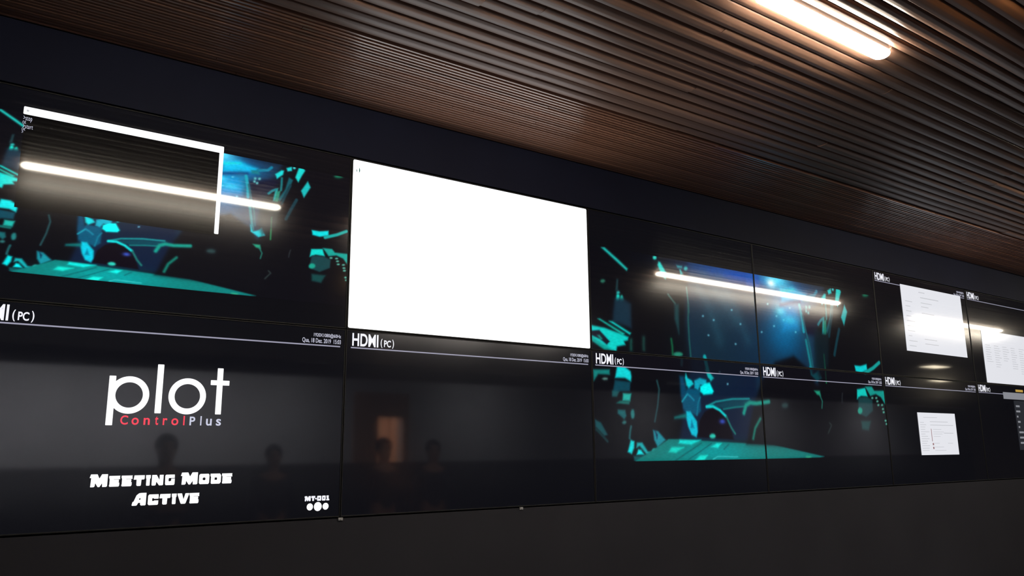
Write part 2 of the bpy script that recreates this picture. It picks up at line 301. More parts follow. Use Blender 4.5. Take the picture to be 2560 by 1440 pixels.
# ------------------------------------------------------------------ picture painter (plain teal and blue stand-in picture)
PIC = [
('p',(15,38,60),14,1,[(285,395),(494,371),(675,373),(773,373),(723,161),(713,-64),(461,-191),(282,-168),(265,143)]),
('p',(10,24,48),10,1,[(269,-51),(484,-33),(481,-302),(229,-299)]),
('g',(15,36,50),0.7,(343,62),93,183),
('g',(0,70,165),0.95,(451,352),163,37),
('g',(30,75,95),0.5,(377,224),68,96),
('g',(0,185,225),0.85,(609,213),53,72),
('g',(0,100,155),0.75,(596,127),71,101),
('g',(0,110,180),0.8,(646,297),73,53),
('p',(0,175,220),10,0.9,[(597,329),(643,346),(677,329),(699,322),(694,305),(668,292),(599,271)]),
('p',(0,135,200),16,0.8,[(594,244),(661,264),(663,209),(655,162),(594,150)]),
('s',(0,45,100),8,0.9,7.1,[(592,257),(636,275),(669,285)]),
('g',(90,225,255),0.95,(582,362),50,42),
('g',(235,255,255),1,(563,345),15,17),
('s',(40,92,110),26,0.35,19.5,[(301,304),(343,194),(369,81)]),
('s',(40,92,110),26,0.35,19.9,[(330,326),(386,249),(427,168)]),
('s',(40,92,110),26,0.35,20.1,[(382,321),(431,209),(464,93)]),
('s',(40,92,110),26,0.35,21.5,[(652,272),(684,156),(697,37)]),
('p',(110,190,210),3,0.8,[(323,168),(322,165),(320,164),(319,164),(317,165),(317,167),(318,169),(319,170),(321,171),(322,170)]),
('p',(110,190,210),3,0.8,[(337,95),(336,93),(335,92),(333,92),(332,93),(331,95),(332,97),(333,98),(335,98),(336,97)]),
('p',(110,190,210),3,0.8,[(357,157),(356,155),(354,154),(353,153),(351,155),(351,156),(352,159),(353,160),(355,160),(356,159)]),
('p',(110,190,210),3,0.8,[(419,207),(418,205),(416,203),(415,203),(413,204),(413,206),(413,208),(415,210),(417,210),(418,209)]),
('p',(110,190,210),3,0.8,[(425,72),(424,70),(422,69),(421,68),(419,70),(419,72),(419,74),(421,75),(423,75),(424,74)]),
('p',(110,190,210),3,0.8,[(446,155),(445,153),(443,151),(442,151),(440,152),(440,154),(440,156),(442,158),(444,158),(445,157)]),
('p',(110,190,210),3,0.8,[(578,208),(577,206),(575,204),(573,204),(572,205),(571,207),(572,210),(574,211),(576,212),(577,210)]),
('p',(110,190,210),3,0.8,[(566,165),(565,162),(563,161),(561,160),(560,161),(559,164),(560,166),(562,167),(564,168),(565,167)]),
('p',(110,190,210),3,0.8,[(604,196),(603,193),(601,192),(599,191),(598,192),(597,194),(598,197),(600,198),(602,199),(603,198)]),
('p',(110,190,210),3,0.8,[(631,251),(630,249),(628,247),(626,247),(624,248),(624,250),(625,252),(626,254),(629,254),(630,253)]),
('p',(110,190,210),3,0.8,[(548,254),(547,252),(546,250),(544,250),(542,251),(542,253),(542,255),(544,257),(546,257),(548,256)]),
('p',(110,190,210),3,0.8,[(519,133),(518,131),(516,129),(514,129),(513,130),(512,132),(513,134),(515,136),(517,136),(518,135)]),
('p',(110,190,210),3,0.8,[(646,151),(646,148),(644,147),(642,146),(640,148),(640,150),(640,152),(642,154),(644,154),(646,153)]),
('p',(110,190,210),3,0.8,[(366,-43),(365,-45),(364,-46),(362,-46),(361,-45),(360,-43),(361,-41),(362,-40),(364,-40),(365,-41)]),
('p',(110,190,210),3,0.8,[(389,-87),(389,-89),(387,-90),(385,-91),(384,-89),(384,-87),(384,-85),(386,-84),(388,-84),(389,-85)]),
('g',(90,220,240),0.7,(591,231),18,17),
('g',(60,205,230),0.6,(623,199),25,17),
('p',(0,75,165),5,0.7,[(475,372),(520,373),(517,317),(472,317)]),
('p',(10,190,200),5,0.9,[(594,322),(649,338),(650,331),(601,310)]),
('p',(8,10,35),12,1,[(676,243),(715,264),(745,282),(766,274),(757,233),(733,195),(723,147),(683,146)]),
('s',(10,110,140),3,1,8.4,[(702,313),(730,325),(741,344)]),
('p',(10,105,120),4,1,[(680,307),(698,314),(708,291),(682,290)]),
('s',(15,145,165),3,1,9.2,[(666,269),(673,212),(675,158)]),
('s',(20,115,125),3,1,8.1,[(681,119),(691,20),(696,-26)]),
('p',(25,180,170),4,1,[(34,366),(42,369),(78,333),(103,305),(100,297),(75,323)]),
('p',(50,210,190),4,1,[(187,366),(186,361),(183,358),(180,357),(177,359),(176,363),(177,368),(180,371),(184,372),(186,370)]),
('p',(15,205,195),4,1,[(192,352),(197,351),(214,315),(211,289),(200,298),(189,338)]),
('p',(30,130,140),4,1,[(245,351),(263,351),(263,342),(248,340)]),
('p',(35,165,168),4,1,[(280,345),(278,340),(275,336),(272,335),(269,337),(268,342),(269,347),(272,351),(276,352),(279,349)]),
('p',(40,190,190),4,1,[(254,335),(258,336),(264,320),(257,316)]),
('p',(40,110,90),4,1,[(41,247),(39,243),(36,240),(33,239),(30,241),(29,244),(30,248),(33,251),(37,252),(40,250)]),
('p',(25,55,60),4,1,[(72,260),(76,261),(74,221),(68,220)]),
('p',(15,225,205),4,1,[(78,193),(77,184),(74,178),(72,177),(69,182),(69,191),(70,200),(72,206),(75,207),(78,202)]),
('p',(40,170,165),4,1,[(79,213),(78,210),(76,207),(73,207),(71,208),(71,211),(71,215),(74,217),(76,218),(78,216)]),
('p',(30,215,190),4,1,[(88,190),(87,182),(85,176),(82,176),(80,180),(79,189),(80,197),(83,203),(85,204),(87,199)]),
('p',(17,42,58),8,1,[(65,189),(86,195),(108,177),(108,150),(107,90),(57,106),(60,142)]),
('s',(45,90,85),3,1,4.3,[(216,232),(226,216),(236,201)]),
('p',(20,60,65),6,1,[(233,199),(247,201),(243,87),(232,142)]),
('s',(50,120,115),3,1,2.7,[(273,269),(276,206),(276,175)]),
('s',(25,80,80),3,1,4.3,[(276,206),(275,181),(273,148),(273,72),(275,7)]),
('p',(15,180,162),4,1,[(19,110),(24,111),(88,68),(83,62)]),
('p',(10,208,200),4,1,[(48,106),(57,106),(105,72),(102,66)]),
('p',(5,150,140),4,1,[(1,47),(15,48),(55,6),(33,5),(-1,34)]),
('p',(5,198,192),4,1,[(2,85),(35,81),(83,64),(98,57),(96,45),(86,40),(89,28),(67,20),(64,3),(52,7),(1,47)]),
('p',(15,15,30),3,1,[(0,66),(22,71),(48,35),(40,23),(23,40),(0,52)]),
('p',(20,140,125),4,1,[(16,53),(22,54),(29,42),(25,39)]),
('s',(20,85,75),8,1,4.5,[(105,47),(104,33),(104,15)]),
('s',(25,68,62),8,1,5.6,[(140,59),(139,37),(139,19)]),
('s',(15,100,62),5,1,4.4,[(219,65),(221,38),(221,8)]),
('p',(35,130,105),4,1,[(251,13),(249,8),(241,4),(233,3),(226,5),(223,10),(226,15),(233,19),(242,20),(249,17)]),
('s',(25,75,80),3,1,7.3,[(247,-3),(247,-15),(246,-26)]),
('s',(15,150,155),3,1,10.1,[(318,10),(323,-26),(329,-61)]),
('p',(15,120,115),4,1,[(3,-66),(45,-62),(45,-80),(16,-80),(4,-104)]),
('p',(90,140,130),4,1,[(39,-94),(38,-97),(34,-98),(31,-99),(28,-97),(26,-95),(28,-93),(31,-91),(35,-91),(38,-92)]),
('p',(12,203,207),4,1,[(65,-48),(86,-49),(100,-64),(102,-82),(100,-99),(85,-88),(59,-89)]),
('p',(10,62,78),4,1,[(58,-97),(99,-101),(96,-133),(69,-135),(50,-148)]),
('p',(18,78,82),4,1,[(50,-134),(68,-135),(62,-154),(50,-154)]),
('p',(25,162,152),4,1,[(78,-141),(100,-141),(96,-167),(76,-167)]),
('p',(15,102,96),4,1,[(69,-167),(95,-168),(93,-179),(60,-176)]),
('p',(4,8,14),4,1,[(54,-181),(105,-183),(105,-193),(54,-192)]),
('p',(20,90,95),4,1,[(63,-197),(82,-198),(85,-218),(79,-230),(62,-210)]),
('p',(30,110,110),4,1,[(107,-211),(106,-221),(103,-227),(99,-227),(97,-221),(96,-211),(97,-202),(100,-195),(104,-195),(106,-201)]),
('p',(40,100,100),4,1,[(84,-240),(83,-243),(80,-246),(77,-246),(74,-244),(73,-240),(75,-237),(77,-234),(80,-234),(83,-236)]),
('p',(20,72,78),4,1,[(4,-232),(19,-242),(35,-282),(26,-286),(5,-256)]),
('s',(15,48,52),3,1,4.9,[(7,-265),(21,-284),(34,-304)]),
('s',(25,82,86),3,1,5.1,[(96,-254),(93,-272),(91,-293)]),
('p',(5,208,212),4,1,[(94,-299),(103,-304),(102,-326),(95,-346),(85,-339)]),
('p',(15,160,165),4,1,[(110,-308),(124,-308),(138,-338),(156,-343),(148,-352),(134,-347),(117,-320),(108,-326)]),
('p',(5,225,230),4,1,[(113,-331),(120,-333),(128,-349),(108,-349)]),
('p',(60,200,185),4,1,[(161,-336),(159,-340),(157,-342),(153,-342),(151,-340),(150,-336),(151,-332),(154,-329),(157,-329),(160,-332)]),
('p',(10,80,85),4,1,[(100,-353),(144,-354),(137,-370),(101,-369)]),
('p',(20,130,145),4,1,[(155,-265),(169,-269),(189,-299),(166,-324),(157,-299)]),
('p',(5,20,50),4,1,[(160,-267),(167,-281),(165,-295)]),
('s',(30,68,72),3,1,4.0,[(172,-91),(177,-121),(171,-178),(161,-235)]),
('p',(10,112,108),3,1,[(105,-369),(160,-327),(197,-296),(229,-296),(337,-305),(529,-317),(715,-366),(699,-370),(346,-376),(105,-372)]),
('g',(0,155,160),0.7,(335,-343),116,35),
('p',(10,210,205),4,1,[(229,-299),(292,-299),(263,-316),(226,-311)]),
('p',(15,205,190),4,1,[(205,-324),(241,-325),(216,-344),(196,-341)]),
('p',(20,220,205),4,1,[(288,-354),(310,-354),(299,-372),(271,-372)]),
('p',(15,220,210),4,1,[(322,-324),(340,-311),(355,-311),(343,-328)]),
('s',(5,80,85),3,1,1.6,[(214,-371),(252,-342),(292,-311)]),
('s',(5,85,90),3,1,1.5,[(249,-371),(286,-342),(324,-311)]),
('s',(60,190,190),3,1,1.7,[(326,-369),(341,-359),(404,-362)]),
('s',(10,90,95),3,1,1.8,[(362,-333),(373,-320),(379,-314)]),
('p',(5,62,92),6,1,[(238,-69),(250,-68),(259,-135),(260,-208),(245,-194),(239,-141)]),
('p',(5,75,105),5,1,[(260,-111),(297,-116),(297,-192),(284,-212),(245,-185),(245,-156)]),
('p',(10,195,205),4,1,[(257,-57),(262,-74),(274,-83),(279,-95),(264,-111),(257,-101),(254,-75)]),
('p',(10,155,180),4,1,[(282,-82),(299,-71),(319,-77),(318,-92),(310,-98),(300,-96),(292,-116),(281,-110)]),
('p',(0,238,238),4,1,[(299,-103),(314,-90),(329,-86),(340,-118),(335,-128),(308,-133),(298,-121)]),
('p',(15,172,172),4,1,[(317,-37),(333,-51),(343,-68),(333,-81),(324,-62)]),
('s',(20,140,160),3,1,3.5,[(242,-161),(250,-148),(257,-136)]),
('s',(20,122,150),3,1,3.6,[(259,-133),(268,-142),(277,-154)]),
('s',(10,105,130),3,1,3.6,[(297,-143),(290,-163),(284,-207)]),
('p',(8,105,105),6,1,[(217,-217),(252,-203),(254,-220),(217,-224)]),
('p',(5,182,206),4,1,[(253,-196),(265,-196),(283,-232),(284,-270),(279,-289),(265,-280),(256,-251),(252,-223)]),
('p',(0,110,150),4,1,[(267,-227),(274,-256),(263,-256)]),
('p',(5,58,74),5,1,[(324,-172),(397,-149),(461,-144),(440,-170),(371,-182)]),
('s',(15,130,135),3,1,4.1,[(315,-176),(345,-157),(398,-144),(455,-140)]),
('s',(12,110,110),3,1,3.2,[(368,-184),(405,-175),(440,-170)]),
('p',(11,6,16),3,1,[(283,-289),(291,-229),(308,-197),(333,-178),(356,-183),(377,-217),(390,-269),(396,-297)]),
('s',(10,200,200),3,1,6.0,[(315,-177),(335,-175),(356,-188),(374,-210)]),
('s',(25,105,98),3,1,4.8,[(376,-212),(389,-251),(401,-275)]),
('g',(60,90,210),0.8,(362,-230),9,9),
('p',(40,190,170),4,1,[(338,-285),(336,-290),(331,-293),(325,-293),(321,-290),(319,-285),(321,-280),(326,-276),(332,-276),(336,-279)]),
('p',(8,8,14),10,1,[(437,-314),(467,-175),(503,-63),(558,15),(628,47),(693,-14),(722,-148),(727,-341),(564,-321)]),
('s',(15,140,125),5,1,9.3,[(434,-196),(443,-166),(457,-155),(479,-157),(523,-148)]),
('s',(15,110,95),5,1,6.9,[(489,-216),(469,-253),(460,-293)]),
('p',(45,75,75),8,0.8,[(592,-160),(590,-167),(583,-171),(576,-171),(570,-167),(568,-161),(571,-154),(577,-150),(585,-149),(591,-153)]),
('p',(20,192,192),4,1,[(753,311),(772,340),(779,339),(777,316),(759,287)]),
('p',(20,192,192),4,1,[(787,357),(803,371),(804,348),(791,340)]),
('p',(60,190,190),4,1,[(816,370),(815,364),(813,361),(810,360),(808,362),(807,366),(808,372),(810,376),(813,377),(815,374)]),
('p',(20,190,185),4,1,[(826,375),(839,380),(846,363),(836,329),(826,289),(816,314)]),
('p',(20,165,165),4,1,[(856,305),(866,273),(846,207),(836,244)]),
('p',(20,150,150),4,1,[(757,229),(764,235),(759,158),(749,155)]),
('s',(15,110,120),3,1,7.3,[(736,196),(747,215),(757,225)]),
('s',(15,100,105),3,1,6.7,[(774,295),(774,261),(773,227)]),
('p',(12,78,88),4,1,[(796,307),(809,296),(794,223),(771,159),(765,172),(786,235)]),
('p',(90,170,170),4,1,[(697,267),(696,262),(694,259),(692,259),(690,260),(690,264),(690,268),(692,271),(694,272),(696,270)]),
('p',(90,170,170),4,1,[(710,269),(709,265),(707,262),(705,261),(703,263),(702,267),(703,271),(705,274),(707,275),(709,273)]),
('p',(90,170,170),4,1,[(703,243),(703,239),(701,236),(699,235),(697,237),(696,240),(697,245),(699,248),(701,248),(703,247)]),
('p',(90,170,170),4,1,[(695,249),(695,245),(693,242),(691,241),(689,243),(688,247),(689,251),(690,254),(693,255),(694,253)]),
('p',(5,185,195),4,1,[(687,8),(696,-26),(712,-14),(721,3),(732,-38),(713,-52),(689,-28)]),
('s',(20,120,70),3,1,4.5,[(749,66),(749,11),(749,-55)]),
('p',(5,195,200),4,1,[(876,31),(902,31),(930,42),(931,15),(902,0),(879,5)]),
('s',(15,150,145),3,1,9.7,[(920,1),(959,27),(990,55)]),
('p',(20,110,80),8,1,[(972,374),(969,368),(962,362),(953,359),(946,360),(943,364),(946,370),(953,376),(962,379),(969,378)]),
('s',(22,85,98),3,1,5.8,[(675,224),(685,150),(694,94),(700,9)]),
('p',(25,120,100),4,1,[(760,214),(772,224),(766,156),(755,154)]),
('s',(12,50,60),3,1,8.5,[(801,262),(788,206),(777,151)]),
('s',(12,50,60),3,1,9.4,[(823,187),(808,131),(793,70)]),
('p',(10,30,38),10,0.7,[(719,178),(777,151),(763,21),(723,-40),(706,15)]),
('p',(10,192,182),4,1,[(877,-76),(913,-67),(921,-106),(892,-104),(873,-120)]),
('p',(15,142,132),4,1,[(914,-61),(944,-59),(954,-77),(1001,-74),(1003,-147),(982,-105),(959,-92),(934,-102)]),
('p',(18,56,60),4,1,[(879,-111),(915,-106),(941,-120),(939,-168),(906,-198),(873,-182)]),
('p',(20,142,122),4,1,[(892,-169),(889,-178),(883,-184),(877,-184),(872,-179),(871,-170),(874,-162),(879,-156),(886,-156),(891,-161)]),
('p',(80,160,140),3,1,[(947,-110),(946,-113),(943,-115),(940,-115),(938,-114),(937,-111),(938,-108),(941,-106),(944,-106),(946,-108)]),
('p',(80,160,140),3,1,[(965,-109),(964,-112),(961,-114),(958,-114),(956,-113),(955,-110),(957,-107),(959,-105),(962,-105),(965,-107)]),
('p',(80,160,140),3,1,[(969,-124),(967,-127),(965,-129),(962,-129),(959,-128),(959,-125),(960,-122),(963,-120),(966,-120),(968,-122)]),
('p',(80,160,140),3,1,[(971,-141),(970,-144),(967,-146),(964,-146),(962,-144),(961,-142),(963,-139),(965,-137),(968,-137),(971,-138)]),
('p',(80,160,140),3,1,[(989,-140),(987,-143),(985,-145),(982,-145),(979,-144),(979,-141),(980,-138),(983,-136),(986,-136),(988,-138)]),
('p',(80,160,140),3,1,[(991,-158),(990,-161),(987,-163),(984,-163),(982,-162),(981,-159),(982,-156),(985,-154),(988,-154),(990,-156)]),
('p',(80,160,140),3,1,[(993,-173),(991,-176),(989,-178),(986,-178),(983,-176),(983,-173),(984,-170),(987,-168),(990,-168),(992,-170)]),
('p',(80,160,140),3,1,[(998,-211),(997,-214),(994,-215),(991,-216),(989,-214),(988,-211),(989,-208),(992,-206),(995,-206),(997,-208)]),
('p',(80,160,140),3,1,[(1001,-226),(1000,-229),(997,-230),(994,-230),(991,-229),(991,-226),(992,-223),(995,-221),(998,-221),(1000,-223)]),
('p',(15,60,60),6,1,[(881,-214),(926,-213),(912,-257),(883,-252)]),
('p',(25,140,110),4,1,[(697,-93),(719,-92),(722,-114),(707,-109)]),
('s',(30,110,95),3,1,3.2,[(717,-109),(726,-136),(722,-165)]),
('p',(40,150,115),4,1,[(665,-367),(663,-369),(657,-371),(650,-371),(645,-369),(643,-367),(645,-364),(651,-363),(658,-363),(663,-364)]),
('s',(40,45,48),3,1,2.6,[(812,-97),(809,-115),(807,-138)]),
('s',(35,45,45),3,1,3.8,[(748,-226),(755,-237),(739,-270)]),
]

ASP = 0.5625
def paint(U, V, strip=None):
    """U in 0..1 across the picture, V in panel heights about the centre -> linear rgb"""
    sh = U.shape; u = U.ravel() * 1000; v = V.ravel() * 1000
    col = np.zeros((u.size, 3)); col[:] = (7, 7, 13)
    x = u; y = v * ASP
    for o in PIC:
        kind, c = o[0], np.array(o[1], float)
        if kind == 'g':
            al, (gx, gy), rx, ry = o[2:]
            a = al * np.exp(-(((u - gx) / max(rx, 1))**2 + ((v - gy) / max(ry, 1))**2))
            col = col * (1 - a[:, None]) + c * a[:, None]; continue
        if kind == 'p': soft, al, pts = o[2:]; wd = 0
        else: soft, al, wd, pts = o[2:]
        P = np.array(pts, float); P[:, 1] *= ASP
        pad = soft * 1.5 + wd
        msk = (x > P[:,0].min()-pad) & (x < P[:,0].max()+pad) & (y > P[:,1].min()-pad) & (y < P[:,1].max()+pad)
        idx = np.nonzero(msk)[0]
        if idx.size == 0: continue
        px, py = x[idx], y[idx]
        d2 = np.full(idx.size, 1e12); ins = np.zeros(idx.size, bool)
        m = len(P); rngk = range(m) if kind == 'p' else range(m - 1)
        for k in rngk:
            a, b = P[k], P[(k+1) % m]; e = b - a; L2 = max(e @ e, 1e-9)
            t = np.clip(((px-a[0])*e[0] + (py-a[1])*e[1]) / L2, 0, 1)
            d2 = np.minimum(d2, (px-a[0]-t*e[0])**2 + (py-a[1]-t*e[1])**2)
            if kind == 'p' and abs(e[1]) > 1e-9:
                cr = ((a[1] > py) != (b[1] > py)) & (px < e[0]*(py-a[1])/e[1] + a[0]); ins ^= cr
        d = np.sqrt(d2)
        sd = np.where(ins, -d, d) if kind == 'p' else d - wd/2
        s = max(soft, 1) * 0.6
        al_ = al / (1 + np.exp(np.clip(sd / (s * 0.45), -40, 40)))
        col[idx] = col[idx] * (1 - al_[:, None]) + c * al_[:, None]
    # fine mottling, as a film still has
    n = np.sin(u*0.31 + 1.7*np.sin(v*0.23)) * np.sin(v*0.37 + 1.3*np.sin(u*0.17))
    col *= (1 + 0.035 * n)[:, None]
    if strip is not None:
        s = strip.ravel(); col = col * (1 - s[:, None]) + np.array((10, 9, 18.)) * s[:, None]
    c = np.clip(col, 0, 255) / 255
    c = np.where(c <= 0.04045, c / 12.92, ((c + 0.055) / 1.055) ** 2.4)
    return c.reshape(sh + (3,))
def picture_mesh(name, x0, x1, z0, z1, y, nx, nz, fn, parent):
    xs = np.linspace(x0, x1, nx); zs = np.linspace(z0, z1, nz)
    X, Z = np.meshgrid(xs, zs)
    rgb = fn(X, Z)
    co = np.stack([X, np.full_like(X, y), Z], -1).reshape(-1, 3)
    i = np.arange(nx*nz).reshape(nz, nx)
    q = np.stack([i[:-1,:-1], i[:-1,1:], i[1:,1:], i[1:,:-1]], -1).reshape(-1, 4)
    me = bpy.data.meshes.new(name)
    me.vertices.add(len(co)); me.vertices.foreach_set('co', co.ravel())
    me.loops.add(q.size); me.loops.foreach_set('vertex_index', q.ravel().astype(np.int32))
    me.polygons.add(len(q)); me.polygons.foreach_set('loop_start', (np.arange(len(q))*4).astype(np.int32))
    me.update(calc_edges=True)
    a = me.color_attributes.new('Col', 'FLOAT_COLOR', 'POINT')
    a.data.foreach_set('color', np.concatenate([rgb.reshape(-1,3), np.ones((nx*nz,1))], 1).astype(np.float32).ravel())
    me.materials.append(m_pic)
    o = bpy.data.objects.new(name, me); C.objects.link(o); o.parent = parent
    return o

# ------------------------------------------------------------------ lettering
def text_mesh(s, bold=0.0, space=1.0):
    cu = bpy.data.curves.new('t', 'FONT'); cu.body = s; cu.size = 1; cu.offset = bold; cu.space_character = space
    cu.resolution_u = 6
    o = bpy.data.objects.new('t', cu); C.objects.link(o)
    dg = bpy.context.evaluated_depsgraph_get(); me = bpy.data.meshes.new_from_object(o.evaluated_get(dg))
    vs = [(v.co.x, v.co.y) for v in me.vertices]; fs = [tuple(p.vertices) for p in me.polygons]
    bpy.data.objects.remove(o); bpy.data.curves.remove(cu); bpy.data.meshes.remove(me)
    return vs, fs
TCACHE = {}
def add_text(mb, s, x0, x1, z0, z1, y, bold=0.0, space=1.0):
    k = (s, bold, space)
    if k not in TCACHE: TCACHE[k] = text_mesh(*k)
    vs, fs = TCACHE[k]
    ax = [v[0] for v in vs]; az = [v[1] for v in vs]
    fx = (x1-x0)/(max(ax)-min(ax)); fz = (z1-z0)/(max(az)-min(az))
    mb.add([(x0+(a-min(ax))*fx, y, z0+(b-min(az))*fz) for a, b in vs], fs)
R_ = lambda a, b, c, d: [(a,c),(b,c),(b,d),(a,d)]
TECH = {                                    # heavy display capitals drawn in a unit box
 'M': [[(-.04,.72),(.02,1),(.40,1),(.52,.66),(.66,1),(1,1),(1,.06),(.94,0),(.72,0),(.70,.30),(.56,0),(.46,0),(.30,.32),(.28,.06),(.22,0),(.03,0),(.05,.72)]],
 'E': [[(0,.08),(.06,0),(.88,0),(.95,.10),(.95,.37),(.06,.37)], [(.06,.35),(.86,.35),(.90,.50),(.88,.65),(.06,.65)], [(.03,.68),(1,.68),(.97,.92),(1,1),(-.03,1),(-.03,.82)], R_(.03,.40,.3,.75)],
 'T': [[(0,.60),(.05,1),(1,1),(1,.66),(.94,.60),(.72,.60),(.70,.06),(.64,0),(.36,0),(.28,.08),(.27,.60)]],
 'I': [[(.05,.7),(.02,1),(.98,1),(.98,.7),(.86,.65),(.86,.06),(.78,0),(.22,0),(.14,.08),(.14,.65)]],
 'N': [[(0,1),(.40,1),(.66,.52),(.66,1),(1,1),(1,.06),(.94,0),(.66,0),(.40,.36),(.36,.05),(.30,0),(.04,0),(0,.08)]],
 'G': [[(.04,.10),(.12,0),(.90,0),(.97,.10),(.97,.62),(.62,.62),(.62,.42),(.5,.36),(.40,.36),(.36,.42),(.36,.62),(.42,.68),(.96,.68),(.94,1),(.10,1),(.02,.90)]],
 'O': [[(.02,.12),(.12,0),(.5,0),(.5,.36),(.36,.42),(.36,.60),(.5,.66),(.5,1),(.12,1),(.02,.88)], [(.5,0),(.90,0),(.98,.12),(.98,.88),(.90,1),(.5,1),(.5,.66),(.62,.60),(.62,.42),(.5,.36)]],
 'D': [[(.04,.08),(.10,0),(.5,0),(.5,.38),(.38,.38),(.38,.62),(.5,.62),(.5,1),(-.02,1),(-.02,.76),(.04,.70)], [(.5,0),(.86,0),(.98,.16),(.98,.84),(.86,1),(.5,1),(.5,.62),(.60,.62),(.62,.50),(.60,.38),(.5,.38)]],
 'A': [[(0,.04),(.05,.30),(.12,.32),(.30,.82),(.48,.98),(.60,1),(.60,.62),(.50,.54),(.50,.46),(.60,.46),(.60,.22),(.46,.22),(.36,.02),(.30,0),(.05,0)], [(.60,1),(1,1),(1,.06),(.95,0),(.66,0),(.60,.08)]],
 'C': [[(.02,.12),(.12,0),(.92,0),(.98,.10),(.98,.42),(.60,.42),(.50,.36),(.42,.38),(.40,.60),(.48,.66),(.60,.58),(.98,.58),(1,.74),(.97,1),(.12,1),(.02,.88)]],
 'V': [[(0,1),(.38,1),(.54,.42),(.68,1),(1,1),(1,.92),(.74,.06),(.68,0),(.36,0),(.30,.06),(0,.9)]],
 '-': [[(0,.3),(.1,.85),(1,.75),(.95,.2)]],
 '1': [[(0,.62),(.12,.74),(.06,1),(.78,1),(.78,.32),(1,.30),(1,0),(.08,0),(.06,.30),(.24,.32),(.24,.60)]],
}
TECH['0'] = TECH['O']
def add_tech(mb, ch, x0, x1, z0, z1, y):
    for p in TECH[ch]:
        mb.poly([(x0 + (x1-x0)*a, z0 + (z1-z0)*b) for a, b in p], y)
def add_ring(mb, cx, cz, ro, ri, y, n=64, sx=1.0):
    vs = []
    for k in range(n):
        t = 2*math.pi*k/n; vs += [(cx+ro*sx*math.cos(t), y, cz+ro*math.sin(t)), (cx+ri*sx*math.cos(t), y, cz+ri*math.sin(t))]
    mb.add(vs, [(2*k, 2*((k+1)%n), 2*((k+1)%n)+1, 2*k+1) for k in range(n)])
def add_disc(mb, cx, cz, rx, rz, y, n=40):
    mb.poly([(cx+rx*math.cos(2*math.pi*k/n), cz+rz*math.sin(2*math.pi*k/n)) for k in range(n)], y)
def rrect(mb, x0, x1, z0, z1, r, y, n=5):
    pts = []
    for cx, cz, a0 in ((x1-r, z1-r, 0), (x0+r, z1-r, 90), (x0+r, z0+r, 180), (x1-r, z0+r, 270)):
        for k in range(n+1):
            a = math.radians(a0 + 90*k/n); pts.append((cx+r*math.cos(a), cz+r*math.sin(a)))
    mb.poly(pts, y)

# ------------------------------------------------------------------ video wall panels
LY = lambda k: 0.0026 - 0.00035 * k        # layer k lies in front of the display surface
GAP, BZ = 0.0012, 0.0042
PLAB = {
 (0,1): 'panel at the far left top with a black console window over a teal picture',
 (1,1): 'video wall panel filled by one large blank white window',
 (2,1): 'upper panel right of the blank white window, top left quarter of the big picture',
 (3,1): 'upper panel showing the top right quarter of the big picture with its bright blue sky',
 (4,1): 'upper panel with one complete white document page, right of the big picture',
 (5,1): 'upper panel at the right edge with a document page cut off by the frame',
 (0,0): 'lower panel at the left with the plot logo and Meeting Mode Active',
 (1,0): 'dark lower panel under the blank white window, only a heading strip lit',
 (2,0): 'lower panel holding the bottom left quarter of the big picture with teal machinery',
 (3,0): 'lower panel holding the bottom right quarter of the big picture, mostly dark',
 (4,0): 'lower panel with a small square document page in the middle of a dark screen',
 (5,0): 'lower panel at the right edge with a grey bar and a dark list',
}
panels = {}
housing_me = bezel_me = glass_me = None
for c in range(6):
    for r in (1, 0):
        e = empty('display_panel', (-W + c*W, 0, ZS + (0 if r else -H)))      # lower left corner
        tag(e, PLAB[(c, r)], 'screen', 'panels of the video wall')
        panels[(c, r)] = e
        if housing_me is None:
            ho = MB().box(GAP, W-GAP, 0.006, 0.10, GAP, H-GAP).build('housing', m_housing, e, bevel=0.002); housing_me = ho
            b = MB(); b.box(GAP, GAP+BZ, 0, .006, GAP, H-GAP); b.box(W-GAP-BZ, W-GAP, 0, .006, GAP, H-GAP); b.box(GAP+BZ, W-GAP-BZ, 0, .006, GAP, GAP+BZ); b.box(GAP+BZ, W-GAP-BZ, 0, .006, H-GAP-BZ, H-GAP)
            bo = b.build('bezel', m_bezel, e, bevel=0.0008); bezel_me = bo
            go = MB().box(GAP+BZ, W-GAP-BZ, LY(0), .006, GAP+BZ, H-GAP-BZ).build('display_surface', m_glass, e); glass_me = go
        else:
            for src in (housing_me, bezel_me, glass_me):
                k = src.copy(); C.objects.link(k); k.parent = e
def zl(y): return H * (1 + y)              # y in panel heights below the top edge -> height in the panel
def header(c, r, full=True):
    e = panels[(c, r)]
    t = MB(); add_text(t, 'HDMI', W*.0215, W*.1105, zl(-.0895), zl(-.0185), LY(3), 0.022)
    add_text(t, '(', W*.1185, W*.1250, zl(-.0905), zl(-.0385), LY(3), 0.018); add_text(t, ')', W*.1590, W*.1655, zl(-.0905), zl(-.0385), LY(3), 0.018)
    add_text(t, 'PC', W*.1305, W*.1545, zl(-.0845), zl(-.0455), LY(3), 0.022)
    t.build('heading_text', m_text, e)
    MB().rect(W*.0175, W*.982, zl(-.1035), zl(-.0965), LY(3)).build('heading_line', m_line, e)
    t = MB()
    add_text(t, '1920X1080@60Hz', W*.8965, W*.984, zl(-.0590), zl(-.0340), LY(3), 0.012)
    add_text(t, 'Qua, 18 Dez. 2019  15:03', W*.8610, W*.984, zl(-.0915), zl(-.0635), LY(3), 0.012)
    t.build('info_text', m_info, e)
for c in range(6): header(c, 0)
for c in (4, 5): header(c, 1)

